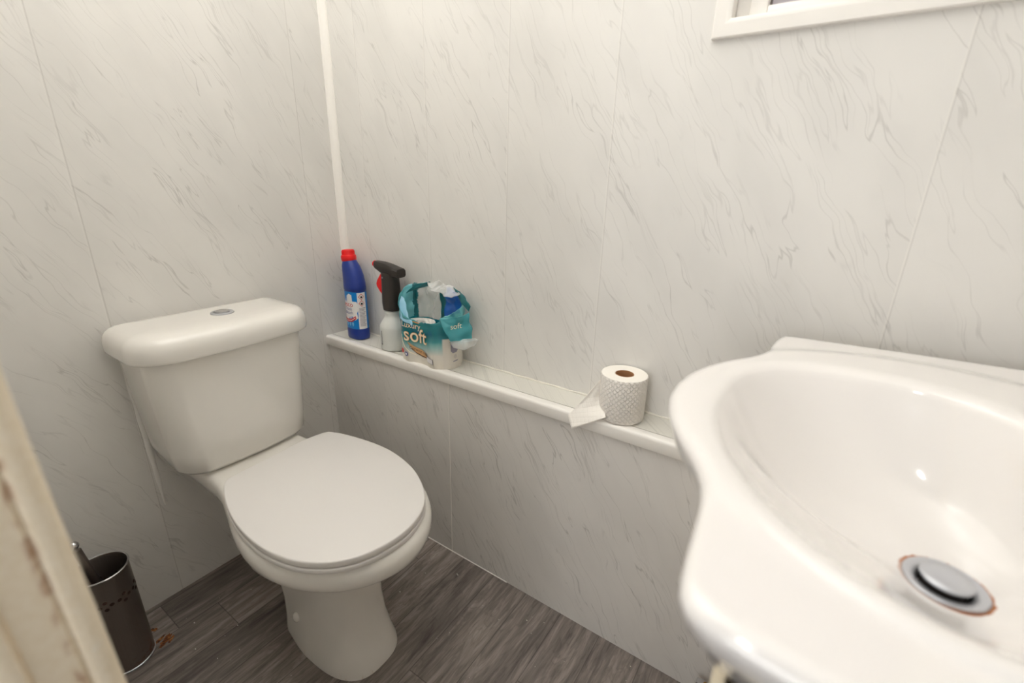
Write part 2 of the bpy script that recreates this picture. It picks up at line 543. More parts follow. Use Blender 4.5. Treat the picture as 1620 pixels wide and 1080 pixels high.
M['rust'] = rust_stain()

# ------------------------------------------------------------------ room shell
XR, YF, ZC = 1.63, -.888, 2.42       # right wall, front wall, ceiling
LZ, LD = .592, .0914                 # ledge height and depth
WX0, WX1, WZ0, WZ1 = 1.063, 1.60, 1.327, 1.95   # clear window opening

def struct(name, bm, mat, smooth=False):
    o = obj(name, bm, mat, None, smooth); o['kind'] = 'structure'; return o

bm = bmesh.new(); add_box(bm, (-.1, -2.2, -.1), (XR + .1, .1, 0)); struct('floor', bm, M['floor'])
bm = bmesh.new(); add_box(bm, (-.1, -1.0, ZC), (XR + .1, .1, ZC + .1)); struct('ceiling', bm, M['paint'])
bm = bmesh.new(); add_box(bm, (-.1, -1.0, 0), (0, .1, ZC)); struct('wall_left', bm, M['marble_left'])
bm = bmesh.new()
add_box(bm, (0, 0, 0), (WX0, .1, ZC)); add_box(bm, (WX1, 0, 0), (XR, .1, ZC))
add_box(bm, (WX0, 0, 0), (WX1, .1, WZ0)); add_box(bm, (WX0, 0, WZ1), (WX1, .1, ZC))
struct('wall_back', bm, M['marble_back'])
bm = bmesh.new(); add_box(bm, (XR, -1.0, 0), (XR + .1, .1, ZC)); struct('wall_right', bm, M['marble_right'])
bm = bmesh.new()
add_box(bm, (0, -1.0, 0), (.86, YF, ZC)); add_box(bm, (.86, -1.0, 2.04), (XR, YF, ZC))
struct('wall_front', bm, M['paint'])

# boxed-in pipes along the back wall, with its cladding and capped ledge
bm = bmesh.new(); add_box(bm, (0, -LD, 0), (XR, 0, LZ - .012)); struct('wall_boxing', bm, M['marble_box'])
bm = bmesh.new(); add_box(bm, (0, -LD + .015, LZ - .012), (XR, 0, LZ)); struct('trim_1', bm, M['marble_ledge'])
prof = [(-.080, LZ - .010), (-.080, LZ + .0008), (-.082, LZ + .0014), (-.0955, LZ + .0014), (-.0990, LZ + .0002), (-.1012, LZ - .0028), (-.1018, LZ - .0065),
        (-.1015, LZ - .0265), (-.1005, LZ - .0285), (-.0915, LZ - .0285), (-.0915, LZ - .010)]
bm = bmesh.new(); extrude_profile(bm, prof, 'x', .0, XR - .002); struct('trim_2', bm, M['pvc'], 50)
# internal corner trim, a hollow cove
pr = [(0, 0)] + [(.0005, -.016), (.003, -.0155)]
cv = [(.0215 - .0185 * sin(t), -.0195 + .0165 * cos(t) + .0015) for t in [radians(90 - 9 * i) for i in range(11)]]
bm = bmesh.new(); extrude_profile(bm, [(0, 0), (0, -.016), (.002, -.0165)] + cv[1:-1] + [(.0205, -.002), (.0205, 0)], 'z', LZ, ZC); struct('trim_3', bm, M['pvc'], 60)
# sealant beads: ledge to wall, floor to boxing, corner of the boxing
bm = bmesh.new(); tube(bm, [(.02 + .02 * i, -.0015, LZ + .001 + .0008 * sin(i * 1.7)) for i in range(80)], [.0026 + .0008 * sin(i * 2.3) for i in range(80)], 8)
struct('trim_4', bm, M['sealant'], 60)
bm = bmesh.new(); tube(bm, [(.3 + .01 * i, -LD - .0002, .0006) for i in range(42)], .0018, 8)
struct('trim_5', bm, M['pvc'], 60)
bm = bmesh.new(); add_box(bm, (.5062, -LD - .0012, .004), (.5095, -LD + .001, LZ - .028), .0005, 1); struct('trim_6', bm, M['pvc'])
# thin filler strip smeared down the joint left of the cistern
bm = bmesh.new()
N = 26
rr = []
for i in range(N):
    t = i / (N - 1); z = .70 - .43 * t
    w = .0105 * (1 - t) ** .45 + .0006 + .0008 * sin(i * 1.3); c = -.612 + .004 * t
    rr.append([(-.0005, c - w, z), (.0016, c - w * .6, z), (.0024, c, z), (.0016, c + w * .6, z), (-.0005, c + w, z)])
loft(bm, rr, closed=True); struct('trim_7', bm, plain('filler', srgb(232, 230, 226), .45), 60)

# window: mitred architrave, frame, sash and pane
w = empty('window_1', (0, 0, 0)); w['kind'] = 'structure'
def mitre_frame(bm, x0, x1, z0, z1, prof):
    """prof: list of (inset from the outer edge, y)"""
    rings = []
    for (cx, cz, sx, sz) in ((x0, z0, 1, 1), (x1, z0, -1, 1), (x1, z1, -1, -1), (x0, z1, 1, -1)):
        rings.append([(cx + sx * p[0], p[1], cz + sz * p[0]) for p in prof])
    vr = [[bm.verts.new(p) for p in r] for r in rings]
    n = len(prof)
    for i in range(4):
        a, b = vr[i], vr[(i + 1) % 4]
        for j in range(n):
            bm.faces.new((a[j], a[(j + 1) % n], b[(j + 1) % n], b[j]))
bm = bmesh.new()
mitre_frame(bm, 1.037, 1.626, 1.301, 1.975, [(0, 0), (0, -.0085), (.002, -.0105), (.0185, -.0125), (.0205, -.0120), (.027, -.0085), (.027, .02), (.024, .02), (.022, 0)])
obj('window_architrave', bm, M['pvc'], w, 25)
bm = bmesh.new()
add_box(bm, (1.0635, .026, 1.3275), (1.0865, .09, 1.9495)); add_box(bm, (1.5765, .026, 1.3275), (1.5995, .09, 1.9495))
obj('window_frame', bm, M['pvc'], w, False)
bm = bmesh.new()
add_box(bm, (1.0867, .012, 1.3275), (1.112, .085, 1.9495), .002, 2); add_box(bm, (1.551, .012, 1.3275), (1.5763, .085, 1.9495), .002, 2)
add_box(bm, (1.112, .013, 1.3275), (1.551, .085, 1.3445), .002, 2); add_box(bm, (1.112, .013, 1.925), (1.551, .085, 1.9495), .002, 2)
obj('sash', bm, M['pvc'], w, 30)
bm = bmesh.new(); add_box(bm, (1.108, .038, 1.341), (1.555, .044, 1.929)); obj('pane', bm, M['glass'], w, False)
bm = bmesh.new()
mitre_frame(bm, 1.1122, 1.5508, 1.3447, 1.9248, [(0, .030), (.0022, .030), (.0022, .0375), (0, .0375)])
obj('gasket', bm, plain('grey_gasket', srgb(120, 112, 108), .6), w, False)

# door lining on the left of the camera, old cream gloss paint
JX = .915
pf = [(.86, -.8865), (JX - .012, -.8865), (JX - .004, -.8874), (JX - .0005, -.8915), (JX, -.896), (JX - .001, -.8995), (JX - .0035, -.9015), (JX - .0045, -.9030), (JX - .003, -.9042),
      (JX - .003, -.9235), (JX - .0045, -.9250), (JX - .001, -.9265), (JX, -.931), (JX - .002, -.936), (JX - .006, -.9385), (JX - .006, -1.0), (.86, -1.0)]
bm = bmesh.new(); extrude_profile(bm, pf, 'z', 0, 2.04)
for v in bm.verts: v.co.y -= (v.co.z - .72) * .022
struct('door_1', bm, M['jamb'], 35)

# ------------------------------------------------------------------ toilet
toilet = empty('toilet', (.33, -.445, 0))
tag(toilet, 'white close coupled toilet with its lid closed, in the corner beside the boxed ledge', 'toilet')
TY = -.445
def W2T(rings): return [[Vector((p[0] - .33, p[1] - TY, p[2])) for p in r] for r in rings]

def egg(xb, xm, xf, w, wb, xs, z, y0=TY, n=40, cr=.012, p=2.0):
    pts = []
    for i in range(n + 1):                                   # nose, right side to left side
        t = -pi / 2 + pi * i / n
        pts.append((xm + (xf - xm) * max(0, cos(t)) ** (2 / p), y0 + w * abs(sin(t)) ** (2 / p) * (1 if t > 0 else -1)))
    side = []
    for i in range(1, 17):
        x = xm + (xb + cr - xm) * i / 16
        side.append((x, wb + (w - wb) * sm(xs, xm, x)))
    for x, hw in side: pts.append((x, y0 + hw))
    for i in range(1, 5):
        t = pi / 2 * i / 4
        pts.append((xb + cr - cr * sin(t), y0 + wb - cr + cr * cos(t)))
    for i in range(0, 4):
        t = pi / 2 * i / 4
        pts.append((xb + cr - cr * cos(t), y0 - wb + cr - cr * sin(t)))
    for x, hw in side[::-1]: pts.append((x, y0 - hw))
    return [(p[0], p[1], z) for p in pts]

R = [egg(.02, .48, .690, .164, .106, .18, .4035),
     egg(.02, .48, .703, .174, .112, .18, .4025),
     egg(.02, .48, .711, .180, .117, .18, .397),
     egg(.02, .48, .716, .184, .120, .18, .386),
     egg(.02, .48, .717, .185, .120, .18, .372),
     egg(.02, .48, .713, .182, .118, .18, .356),
     egg(.02, .48, .703, .174, .112, .18, .345),
     egg(.02, .48, .686, .161, .104, .18, .337),
     egg(.06, .47, .655, .140, .100, .18, .328),
     egg(.13, .46, .622, .112, .090, .2, .312),
     egg(.20, .46, .594, .090, .080, .25, .28, cr=.03, p=2.3),
     egg(.255, .45, .578, .080, .072, .28, .22, cr=.035, p=2.4),
     egg(.280, .45, .573, .077, .068, .29, .15, cr=.04, p=2.5),
     egg(.290, .45, .578, .080, .066, .29, .09, y0=TY - .001, cr=.045, p=2.6),
     egg(.292, .45, .592, .086, .068, .29, .04, y0=TY - .002, cr=.05, p=2.7),
     egg(.290, .45, .604, .091, .072, .29, .012, y0=TY - .0025, cr=.055, p=2.8),
     egg(.290, .45, .606, .092, .072, .29, 0, y0=TY - .0025, cr=.055, p=2.8)]
bm = bmesh.new(); loft(bm, W2T(R[::-1])); obj('pan', bm, M['pan'], toilet, 50)
# bolt cover on the flank of the foot
bm = bmesh.new()
lathe(bm, [(.0115, 0), (.0115, .003), (.0095, .006), (.005, .008), (.001, .0085)], seg=20, ax=Matrix.Translation((.400 - .33, -.0795, .080)) @ Matrix.Rotation(radians(80), 4, 'X'))
obj('bolt_cover', bm, M['porcelain'], toilet)

LID = [(.262, -.311), (.282, -.295), (.329, -.281), (.41, -.2685), (.483, -.269), (.561, -.286), (.617, -.312), (.655, -.339), (.680, -.366), (.697, -.400), (.7055, -.441),
       (.703, -.482), (.693, -.519), (.676, -.551), (.648, -.580), (.613, -.602), (.572, -.616), (.524, -.6235), (.463, -.623), (.405, -.615), (.35, -.601), (.296, -.580), (.268, -.558), (.262, -.50), (.258, -.44), (.254, -.37)]
LO = catmull([Vector(p) for p in LID], 120)
cen = sum(LO, Vector((0, 0))) / 120
def off(poly, d):
    n = len(poly); out = []
    area = sum(poly[i].x * poly[(i + 1) % n].y - poly[(i + 1) % n].x * poly[i].y for i in range(n))
    sg = 1 if area > 0 else -1
    for i in range(n):
        t = (poly[(i + 1) % n] - poly[i - 1]).normalized()
        out.append(poly[i] + d * sg * Vector((t.y, -t.x)))
    return out
def slab(poly, z0, z1, e, dome=0):
    r = [(off(poly, -e), z0), (off(poly, -e * .3), z0 + e * .3), (poly, z0 + e), (poly, z1 - e), (off(poly, -e * .3), z1 - e * .3), (off(poly, -e), z1)]
    return [[Vector((p.x, p.y, z)) for p in q] for q, z in r]
bm = bmesh.new(); loft(bm, W2T(slab(off(LO, .0006), .404, .4150, .0022))); obj('seat', bm, M['seat'], toilet, 50)
bm = bmesh.new(); loft(bm, W2T(slab(LO, .4172, .431, .0025))); obj('lid', bm, M['seat'], toilet, 50)
for yy in (-.375, -.51):
    bm = bmesh.new(); lathe(bm, [(.012, .4025), (.012, .412), (.010, .4148), (.001, .415)], c=(.278 - .33, yy - TY), seg=24)
    obj('hinge', bm, M['chrome'], toilet)

def rrect(x0, x1, y0, y1, rb, rf, z, n=10, bow=0.0):
    """rounded rectangle in plan, back corners rb at x0, front corners rf at x1; bow pushes the front face out"""
    pts = []
    for (cx, cy, r, a0) in ((x1 - rf, y1 - rf, rf, 0), (x0 + rb, y1 - rb, rb, 90), (x0 + rb, y0 + rb, rb, 180), (x1 - rf, y0 + rf, rf, 270)):
        for i in range(n + 1):
            t = radians(a0 + 90 * i / n)
            pts.append((cx + r * cos(t), cy + r * sin(t)))
    # front edge extra points
    k = 8
    ya, yb = y0 + rf, y1 - rf
    for i in range(1, k): pts.append((x1, ya + (yb - ya) * i / k))
    ym, hw = (y0 + y1) / 2, (y1 - y0) / 2
    out = []
    for x, y in pts:
        f = max(0, (x - (x0 + .3 * (x1 - x0))) / (.7 * (x1 - x0)))
        out.append(Vector((x + bow * f * (1 - ((y - ym) / hw) ** 2), y, z)))
    return out
B0 = rrect(.030, .150, TY - .125, TY + .118, .012, .045, .4045, bow=.012)
B = [B0,
     rrect(.016, .170, TY - .152, TY + .146, .012, .050, .410, bow=.014),
     rrect(.014, .177, TY - .160, TY + .153, .012, .052, .422, bow=.015),
     rrect(.014, .180, TY - .166, TY + .155, .012, .052, .46, bow=.015),
     rrect(.014, .183, TY - .176, TY + .161, .012, .050, .58, bow=.016),
     rrect(.014, .186, TY - .183, TY + .167, .012, .048, .700, bow=.016),
     rrect(.014, .186, TY - .183, TY + .167, .012, .048, .706, bow=.016)]
bm = bmesh.new(); loft(bm, W2T(B)); obj('cistern', bm, M['porcelain'], toilet, 60)
def lidring(d, z, bow=.017): return rrect(.006 + max(0, d * .6), .203 - d, TY - .205 + d, TY + .187 - d, max(.004, .03 - d * .5), max(.01, .062 - d * .8), z, bow=bow)
Lr = [lidring(.012, .699), lidring(.004, .7005), lidring(.001, .703), lidring(0, .708), lidring(.0, .724), lidring(.001, .732), lidring(.004, .741), lidring(.009, .748), lidring(.017, .7535), lidring(.028, .757), lidring(.045, .7588), lidring(.07, .7595)]
bm = bmesh.new(); loft(bm, W2T(Lr)); cl = obj('cistern_lid', bm, M['porcelain'], toilet, 60)
bm = bmesh.new()
bc = (.108 - .33, -.437 - TY)
lathe(bm, [(.0245, .7585), (.0245, .7615), (.0225, .7628), (.0175, .7622), (.0165, .7608)], c=bc, seg=40)
bt = obj('flush_button', bm, M['satin_chrome'], toilet); bt.parent = cl
bm = bmesh.new()
lathe(bm, [(.0155, .7600), (.0155, .7640), (.013, .7652), (.001, .7656)], c=bc, seg=40)
obj('push_plate', bm, M['chrome'], bt)
bt['label'] = 'round chrome dual flush button'

# ------------------------------------------------------------------ basin and its cabinet
BC = (1.365, -.402)          # centre of the bowl
RZ = .85
EA, EB = .256, .258          # raised rim ring around the bowl
EC = (1.405, -.397)
def outline():
    fx = [0, .04, .08, .115, .145, .168, .188, .215, .25, .28, .300]
    fv = [1.149, 1.153, 1.165, 1.182, 1.201, 1.2135, 1.2205, 1.2245, 1.227, 1.2295, 1.234]
    pts = []
    def front(d): return interp(fx, fv, abs(d))
    ds = [-.300 + .6 * i / 80 for i in range(81)]
    near = [(front(d), BC[1] + d) for d in ds]                       # from near corner to far corner along the front
    # near corner
    a = [(1.60, -.742), (1.50, -.738), (1.40, -.730), (1.32, -.722), (1.275, -.718), (1.253, -.7145), (1.2405, -.709)]
    b = [(1.2335, -.095), (1.243, -.0895), (1.262, -.0865), (1.30, -.082), (1.40, -.070), (1.50, -.062), (1.60, -.0585)]
    return [Vector(p) for p in a + near + b + [(1.6285, -.0585), (1.6285, -.742)]]
OUT = resample(outline(), 600)
def ray_r(poly, th):
    d = Vector((cos(th), sin(th))); best = 0
    c = Vector(BC); n = len(poly)
    for i in range(n):
        p, q = poly[i] - c, poly[(i + 1) % n] - c
        e = q - p
        den = d.x * e.y - d.y * e.x
        if abs(den) < 1e-12: continue
        t = (p.x * e.y - p.y * e.x) / den
        u = (p.x * d.y - p.y * d.x) / den
        if t > 0 and -1e-9 <= u <= 1 + 1e-9: best = max(best, t)
    return best
NB = 240
TH = [2 * pi * i / NB for i in range(NB)]
# crowd rays around the two front corners
CR = [atan2(-.712 - BC[1], 1.238 - BC[0]) % (2 * pi), atan2(-.091 - BC[1], 1.235 - BC[0]) % (2 * pi)]
RO = [ray_r(OUT, t) for t in TH]
BA, BB = .158, .158          # bowl mouth
def topz(x, y):
    e = sqrt(((x - EC[0]) / EA) ** 2 + ((y - EC[1]) / EB) ** 2)
    z = RZ - .0048 * sm(.955, 1.09, e)
    z += .012 * sm(1.50, 1.62, x) * sm(1.0, 1.15, e)
    return z
def bowlz(e):
    """depth profile, e = 0 at the waste, 1 at the mouth"""
    return interp([0, .12, .3, .5, .7, .84, .93, .98, 1.0], [.7065, .7075, .712, .724, .750, .783, .815, .836, .843], e)
rings = []
def ring(fn): rings.append([Vector(fn(i, TH[i])) for i in range(NB)])
def P(i, th, inset, z=None, drop=None):
    r = RO[i] - inset
    x, y = BC[0] + r * cos(th), BC[1] + r * sin(th)
    return (x, y, z if z is not None else topz(x, y) - drop)
# underside, apron, rolled edge
def under(f, z):
    return lambda i, t: (BC[0] + .065 + f * .13 * cos(t), BC[1] + f * .16 * sin(t), z)
ring(under(.25, .66)); ring(under(.6, .665)); ring(under(.9, .68)); ring(under(1.0, .698))
ring(lambda i, t: P(i, t, .085, .732)); ring(lambda i, t: P(i, t, .072, .742)); ring(lambda i, t: P(i, t, .055, .754))
ring(lambda i, t: P(i, t, .041, .770)); ring(lambda i, t: P(i, t, .028, .792)); ring(lambda i, t: P(i, t, .0190, .8035)); ring(lambda i, t: P(i, t, .0140, .8085))
ring(lambda i, t: P(i, t, .0070, .818)); ring(lambda i, t: P(i, t, .0015, None, .015)); ring(lambda i, t: P(i, t, 0, None, .010)); ring(lambda i, t: P(i, t, .0008, None, .006))
ring(lambda i, t: P(i, t, .0045, None, .0025)); ring(lambda i, t: P(i, t, .009, None, .0006)); ring(lambda i, t: P(i, t, .014, None, 0))
def mouth(th, k=1.0):
    a = math.degrees(th) % 360
    return k * interp([0, 25, 48, 68, 88, 104, 122, 142, 158, 172, 190, 209, 227, 242, 256, 270, 290, 310, 335, 360],
                      [.166, .154, .153, .160, .164, .167, .174, .174, .168, .162, .163, .172, .188, .207, .226, .240, .242, .230, .200, .166], a)
for s in range(1, 19):
    f = s / 19
    def fn(i, t, f=f):
        r0, r1 = RO[i] - .014, mouth(t) + .020
        r = r0 + (r1 - r0) * f
        x, y = BC[0] + r * cos(t), BC[1] + r * sin(t)
        return (x, y, topz(x, y))
    ring(fn)
for d, dz in ((.020, 0), (.013, .0006), (.007, .0022), (.0025, .0045)):
    ring(lambda i, t, d=d, dz=dz: (BC[0] + (mouth(t) + d) * cos(t), BC[1] + (mouth(t) + d) * sin(t), RZ - dz))
DR = (1.426, -.402)
for e in (1.0, .98, .95, .91, .86, .8, .73, .66, .58, .5, .42, .34):
    def fn(i, t, e=e):
        k = 1 - e ** 1.5
        cx = BC[0] + (DR[0] - BC[0]) * k; cy = BC[1]
        r = mouth(t) * e
        w = sm(.1, -.55, sin(t))           # the camera side of the bowl is one long slope
        zl = interp([0, .17, .3, .6, .85, .95, 1.0], [.7065, .7070, .7195, .764, .808, .830, .842], e)
        return (cx + r * cos(t), cy + r * sin(t), bowlz(e) * (1 - w) + zl * w)
    ring(fn)
ring(lambda i, t: (DR[0] + .0395 * cos(t), DR[1] + .0395 * sin(t), .7084))
ring(lambda i, t: (DR[0] + .0345 * cos(t), DR[1] + .0345 * sin(t), .7066))
ring(lambda i, t: (DR[0] + .027 * cos(t), DR[1] + .027 * sin(t), .7055))
bm = bmesh.new(); loft(bm, rings, True, False)
basin = empty('wash_basin', (1.365, -.402, .85))
tag(basin, 'white ceramic wash basin with a bowed front and round bowl, on a cream cabinet', 'basin')
def rel(bm, o):
    for v in bm.verts: v.co -= o.location
    return bm
obj('basin_body', rel(bm, basin), M['basin'], basin, 70)
bm = bmesh.new()
lathe(bm, [(.0325, .7055), (.0330, .7085), (.0318, .7098), (.0270, .7092), (.0225, .7070), (.0205, .7025), (.0200, .690)], c=DR, seg=48, cap0=False, cap1=True)
wst = obj('waste_flange', rel(bm, basin), M['satin_chrome'], basin)
bm = bmesh.new()
lathe(bm, [(.0180, .692), (.0180, .7110)], c=DR, seg=40)
sl = obj('plug_gap_fill', rel(bm, basin), M['black_gap'], wst)  # near-black cylinder filling the gap below the open plug
bm = bmesh.new()
lathe(bm, [(.0190, .7112), (.0208, .7125), (.0208, .7148), (.0195, .7160), (.012, .7172), (.001, .7176)], c=DR, seg=48)
pg = obj('plug', rel(bm, basin), M['satin_chrome'], wst)
pg['label'] = 'worn chrome pop up plug standing open'

cab = empty('vanity_cabinet', (1.45, -.402, 0))
tag(cab, 'cream vanity cabinet below the wash basin, mostly out of sight', 'cabinet')
def cabpart(name, lo, hi, bev=.001):
    bm = bmesh.new(); add_box(bm, lo, hi, bev, 1); return obj(name, rel(bm, cab), M['cream'], cab, False)
cabpart('side_panel', (1.2690, -.658, .0), (1.620, -.642, .698))
cabpart('side_panel', (1.2690, -.184, .0), (1.620, -.168, .698))
cabpart('stile', (1.2575, -.658, .0), (1.2662, -.640, .735))
cabpart('bottom_panel', (1.2690, -.620, .10), (1.620, -.184, .116))
cabpart('plinth', (1.31, -.620, .0), (1.325, -.184, .10))
for a, b in ((-.636, -.403), (-.401, -.168)):
    cabpart('door', (1.2575, a, .10), (1.2670, b, .697), .001)

# brass isolating valve on the pipe by the skirting of the boxing
valve = empty('pipe_valve', (1.235, -.122, .0))
tag(valve, 'small brass pipe fitting with a chrome nut, low beside the cabinet', 'pipe fitting')
bm = bmesh.new(); tube(bm, [(1.232, -.122, .062), (1.258, -.122, .062), (1.264, -.122, .062)], .0115, 16); tube(bm, [(1.25, -.122, .062), (1.25, -.122, .0)], .0075, 16)
obj('pipe', rel(bm, valve), M['brass'], valve)
bm = bmesh.new(); tube(bm, [(1.222, -.122, .062), (1.224, -.122, .062), (1.236, -.122, .062), (1.238, -.122, .062)], [.0105, .0135, .0135, .0115], 6)
obj('nut', rel(bm, valve), M['chrome'], valve, False)

# ------------------------------------------------------------------ toilet brush and holder
hc = (.110, -.773)
holder = empty('toilet_brush_holder', (hc[0], hc[1], 0))
tag(holder, 'dull steel perforated toilet brush holder on the floor left of the toilet', 'brush holder')
HR, HH = .0475, .262
bm = bmesh.new()
lathe(bm, [(HR - .0012, .006), (HR, .004), (HR, HH - .002), (HR + .0012, HH), (HR - .0004, HH + .0014), (HR - .0016, HH - .001), (HR - .0016, .008)], seg=72, cap0=True, cap1=True)
obj('cylinder_wall', bm, M['steel'], holder, 40)
bm = bmesh.new(); lathe(bm, [(HR + .0005, 0), (HR + .0016, .0015), (HR + .0016, .005), (HR, .0062)], seg=72); obj('base_ring', bm, M['satin_chrome'], holder)
bm = bmesh.new(); lathe(bm, [(HR - .0005, HH - .0005), (HR + .0016, HH - .001), (HR + .002, HH + .0008), (HR + .0006, HH + .0022), (HR - .0012, HH + .0016)], seg=72, cap0=False, cap1=False); obj('rim', bm, M['chrome'], holder)
# punched holes: square clusters of four
bm = bmesh.new()
for c in range(9):
    for (dz, da) in ((0, 0), (-.018, 0), (-.009, -.21), (-.009, .21)):
        th = 2 * pi * c / 9 + da + .35; z = HH - .055 + dz
        for rr_ in (HR + .0003, HR - .0021):
            vs = []
            for k in range(10):
                a = 2 * pi * k / 10
                t2 = th + .0042 * cos(a) / HR
                vs.append(bm.verts.new((rr_ * cos(t2), rr_ * sin(t2), z + .0042 * sin(a))))
            bm.faces.new(vs)
obj('punched_hole', bm, M['hole'], holder, False)['kind'] = 'stuff'

brush = empty('toilet_brush', (hc[0], hc[1], .012))
tag(brush, 'toilet brush with a steel handle and ball end, standing in the steel holder', 'brush')
hx = Vector((-.012, -.010, 0))
top = Vector((-.028, -.030, .330))
bm = bmesh.new(); lathe_pts = [hx + Vector((0, 0, .09)), hx.lerp(top, .4) + Vector((0, 0, .05)), top - Vector((0, 0, .01))]
tube(bm, [Vector((.006, .004, .10)), Vector((-.010, -.008, .20)), Vector((-.0275, -.0205, .300))], [.0085, .0085, .0075], 20); obj('handle', bm, M['steel'], brush)
bm = bmesh.new(); bmesh.ops.create_uvsphere(bm, u_segments=24, v_segments=14, radius=.0092)
for v in bm.verts: v.co += Vector((-.0295, -.0222, .312))
obj('ball_end', bm, M['chrome'], brush)
bm = bmesh.new(); lathe(bm, [(.006, .10), (.013, .103), (.013, .115), (.0095, .125)], c=(.003, .001), seg=24); obj('collar', bm, M['lab_white'], brush)
bm = bmesh.new()
lathe(bm, [(.008, .012), (.024, .016), (.029, .03), (.030, .075), (.026, .095), (.010, .102)], c=(.004, .002), seg=24)
obj('bristles', bm, plain('worn_bristles', srgb(120, 104, 80), .9, noise=.6), brush)

# rust marks and crumbs on the floor
bm = bmesh.new()
def blob(bm, cx, cy, a, b, rot, seed, z=.0012):
    rnd = random.Random(seed)
    n = 22; vs = [bm.verts.new((cx, cy, z))]
    ring_ = []
    for i in range(n):
        t = 2 * pi * i / n; k = .7 + .5 * rnd.random()
        x, y = a * k * cos(t), b * k * sin(t)
        ring_.append(bm.verts.new((cx + x * cos(rot) - y * sin(rot), cy + x * sin(rot) + y * cos(rot), z * .6)))
    for i in range(n): bm.faces.new((vs[0], ring_[i], ring_[(i + 1) % n]))
blob(bm, .131, -.709, .020, .0075, 2.2, 3); blob(bm, .118, -.716, .017, .004, 2.0, 4); blob(bm, .139, -.700, .012, .004, 2.3, 8)
blob(bm, .077, -.714, .008, .005, 0.6, 5)
o = obj('rust_stain', bm, M['rust'], None, False)
tag(o, 'brown rust stain on the grey floor beside the steel brush holder', 'stain', kind='stuff')
bm = bmesh.new()
rnd = random.Random(12)
spots = [(.232, -.59), (.30, -.62), (.665, -.33), (.50, -.20), (.58, -.15), (.70, -.19), (.76, -.20), (.68, -.30), (.52, -.545), (.47, -.54), (.82, -.16), (.86, -.14), (.95, -.2), (.90, -.25), (.6, -.5), (.28, -.66), (.41, -.55), (.56, -.52), (.35, -.7)]
for i in range(60): spots.append((.1 + 1.0 * rnd.random(), -.85 + .73 * rnd.random()))
for x, y in spots:
    if .2 < x < .66 and -.57 < y < -.32: continue
    r = .0007 + .0012 * rnd.random() ** 2
    m = bmesh.ops.create_icosphere(bm, subdivisions=1, radius=r)
    for v in m['verts']: v.co = Vector((v.co.x * (1 + rnd.random()) + x, v.co.y + y, max(0, v.co.z * .7 + r * .4)))
o = obj('dust_crumbs', bm, M['dust'], None, False); tag(o, 'white crumbs and dust specks scattered over the vinyl floor', 'dust', kind='stuff')

# ------------------------------------------------------------------ bleach bottle
bl = empty('bleach_bottle', (.094, -.046, LZ + .0005))
tag(bl, 'navy blue bleach bottle with a red cap, on the ledge next to the corner trim', 'bottle')
def oval(a, b, cx, cy, z, n=64, p=2.4):
    out = []
    for i in range(n):
        t = 2 * pi * i / n
        c, s = cos(t), sin(t)
        out.append(Vector((cx + a * abs(c) ** (2 / p) * (1 if c >= 0 else -1), cy + b * abs(s) ** (2 / p) * (1 if s >= 0 else -1), z)))
    return out
BAo, BBo = .0370, .0265
bm = bmesh.new()
loft(bm, [oval(.033, .0225, 0, 0, 0), oval(.0360, .0255, 0, 0, .002), oval(.0374, .0268, 0, 0, .006), oval(.0374, .0268, 0, 0, .031), oval(.0362, .0257, 0, 0, .0345), oval(.0362, .0257, 0, 0, .152),
          oval(.0356, .0252, 0, 0, .1535),
          oval(.0374, .0267, 0, 0, .156), oval(.0376, .0267, 0, 0, .165), oval(.0372, .0265, -.0003, 0, .175), oval(.0362, .0258, -.0014, 0, .186), oval(.0345, .0252, -.0032, 0, .200),
          oval(.0315, .0242, -.0066, 0, .214), oval(.0278, .0228, -.0100, 0, .227), oval(.0242, .0212, -.0128, 0, .237, p=2), oval(.0215, .0200, -.0150, 0, .244, p=2), oval(.0185, .0185, -.0160, 0, .25, p=2)])
obj('bottle_body', bm, M['blue'], bl, 60)
tilt = Matrix.Translation((-.0162, 0, .243)) @ Matrix.Rotation(radians(-4), 4, 'Y')
bm = bmesh.new()
lathe(bm, [(.0205, -.002), (.0222, 0), (.0226, .008), (.0222, .0125), (.0212, .0150), (.0196, .0155), (.0190, .0168), (.0178, .029), (.0165, .0312), (.012, .0320), (.001, .0320)], seg=48, ax=tilt)
cap = obj('cap', bm, M['red'], bl)
bm = bmesh.new()
for i in range(28):
    t = 2 * pi * i / 28
    m = bmesh.ops.create_cube(bm, size=1)
    for v in m['verts']:
        v.co = tilt @ (Matrix.Rotation(t, 4, 'Z') @ Vector((.0184 + v.co.x * .0012, v.co.y * .0012, .0225 + v.co.z * .010)))
obj('grip_ribs', bm, M['red'], cap, False)
wp = Wrap([Vector((p.x, p.y)) for p in oval(.0362, .0257, 0, 0, 0, 200)])
def decal(name, bm, mat, parent, wrap, z0, offs, label=None):
    wrap.map(bm, z0, offs)
    o = obj(name, bm, mat, parent, False)
    if label: o['label'] = label
    return o
lab = decal('label', patch_bm(-.088, .088, .0355, .1515), M['lab_blue'], bl, wp, 0, .0005, 'bright blue wrap label with a white burst')
decal('safety_panel', patch_bm(.0305, .056, .0365, .1505), M['lab_white'], lab, wp, 0, .0009)
rnd = random.Random(5)
star = []
for i in range(44):
    t = 2 * pi * i / 44
    r = (.0185 + .003 * rnd.random() if i % 2 else .029 + .016 * rnd.random())
    star.append((-.004 + r * .92 * cos(t), .098 + r * 1.12 * sin(t)))
decal('burst', poly_bm(star), M['lab_white'], lab, wp, 0, .0009)
decal('lettering', text_bm('esco', .0215, x=-.004, y=.1125, cut=.003), M['lab_red'], lab, wp, 0, .0013)
decal('lettering', text_bm('Thick', .0135, x=-.004, y=.0985, cut=.003), M['lab_navy'], lab, wp, 0, .0013)
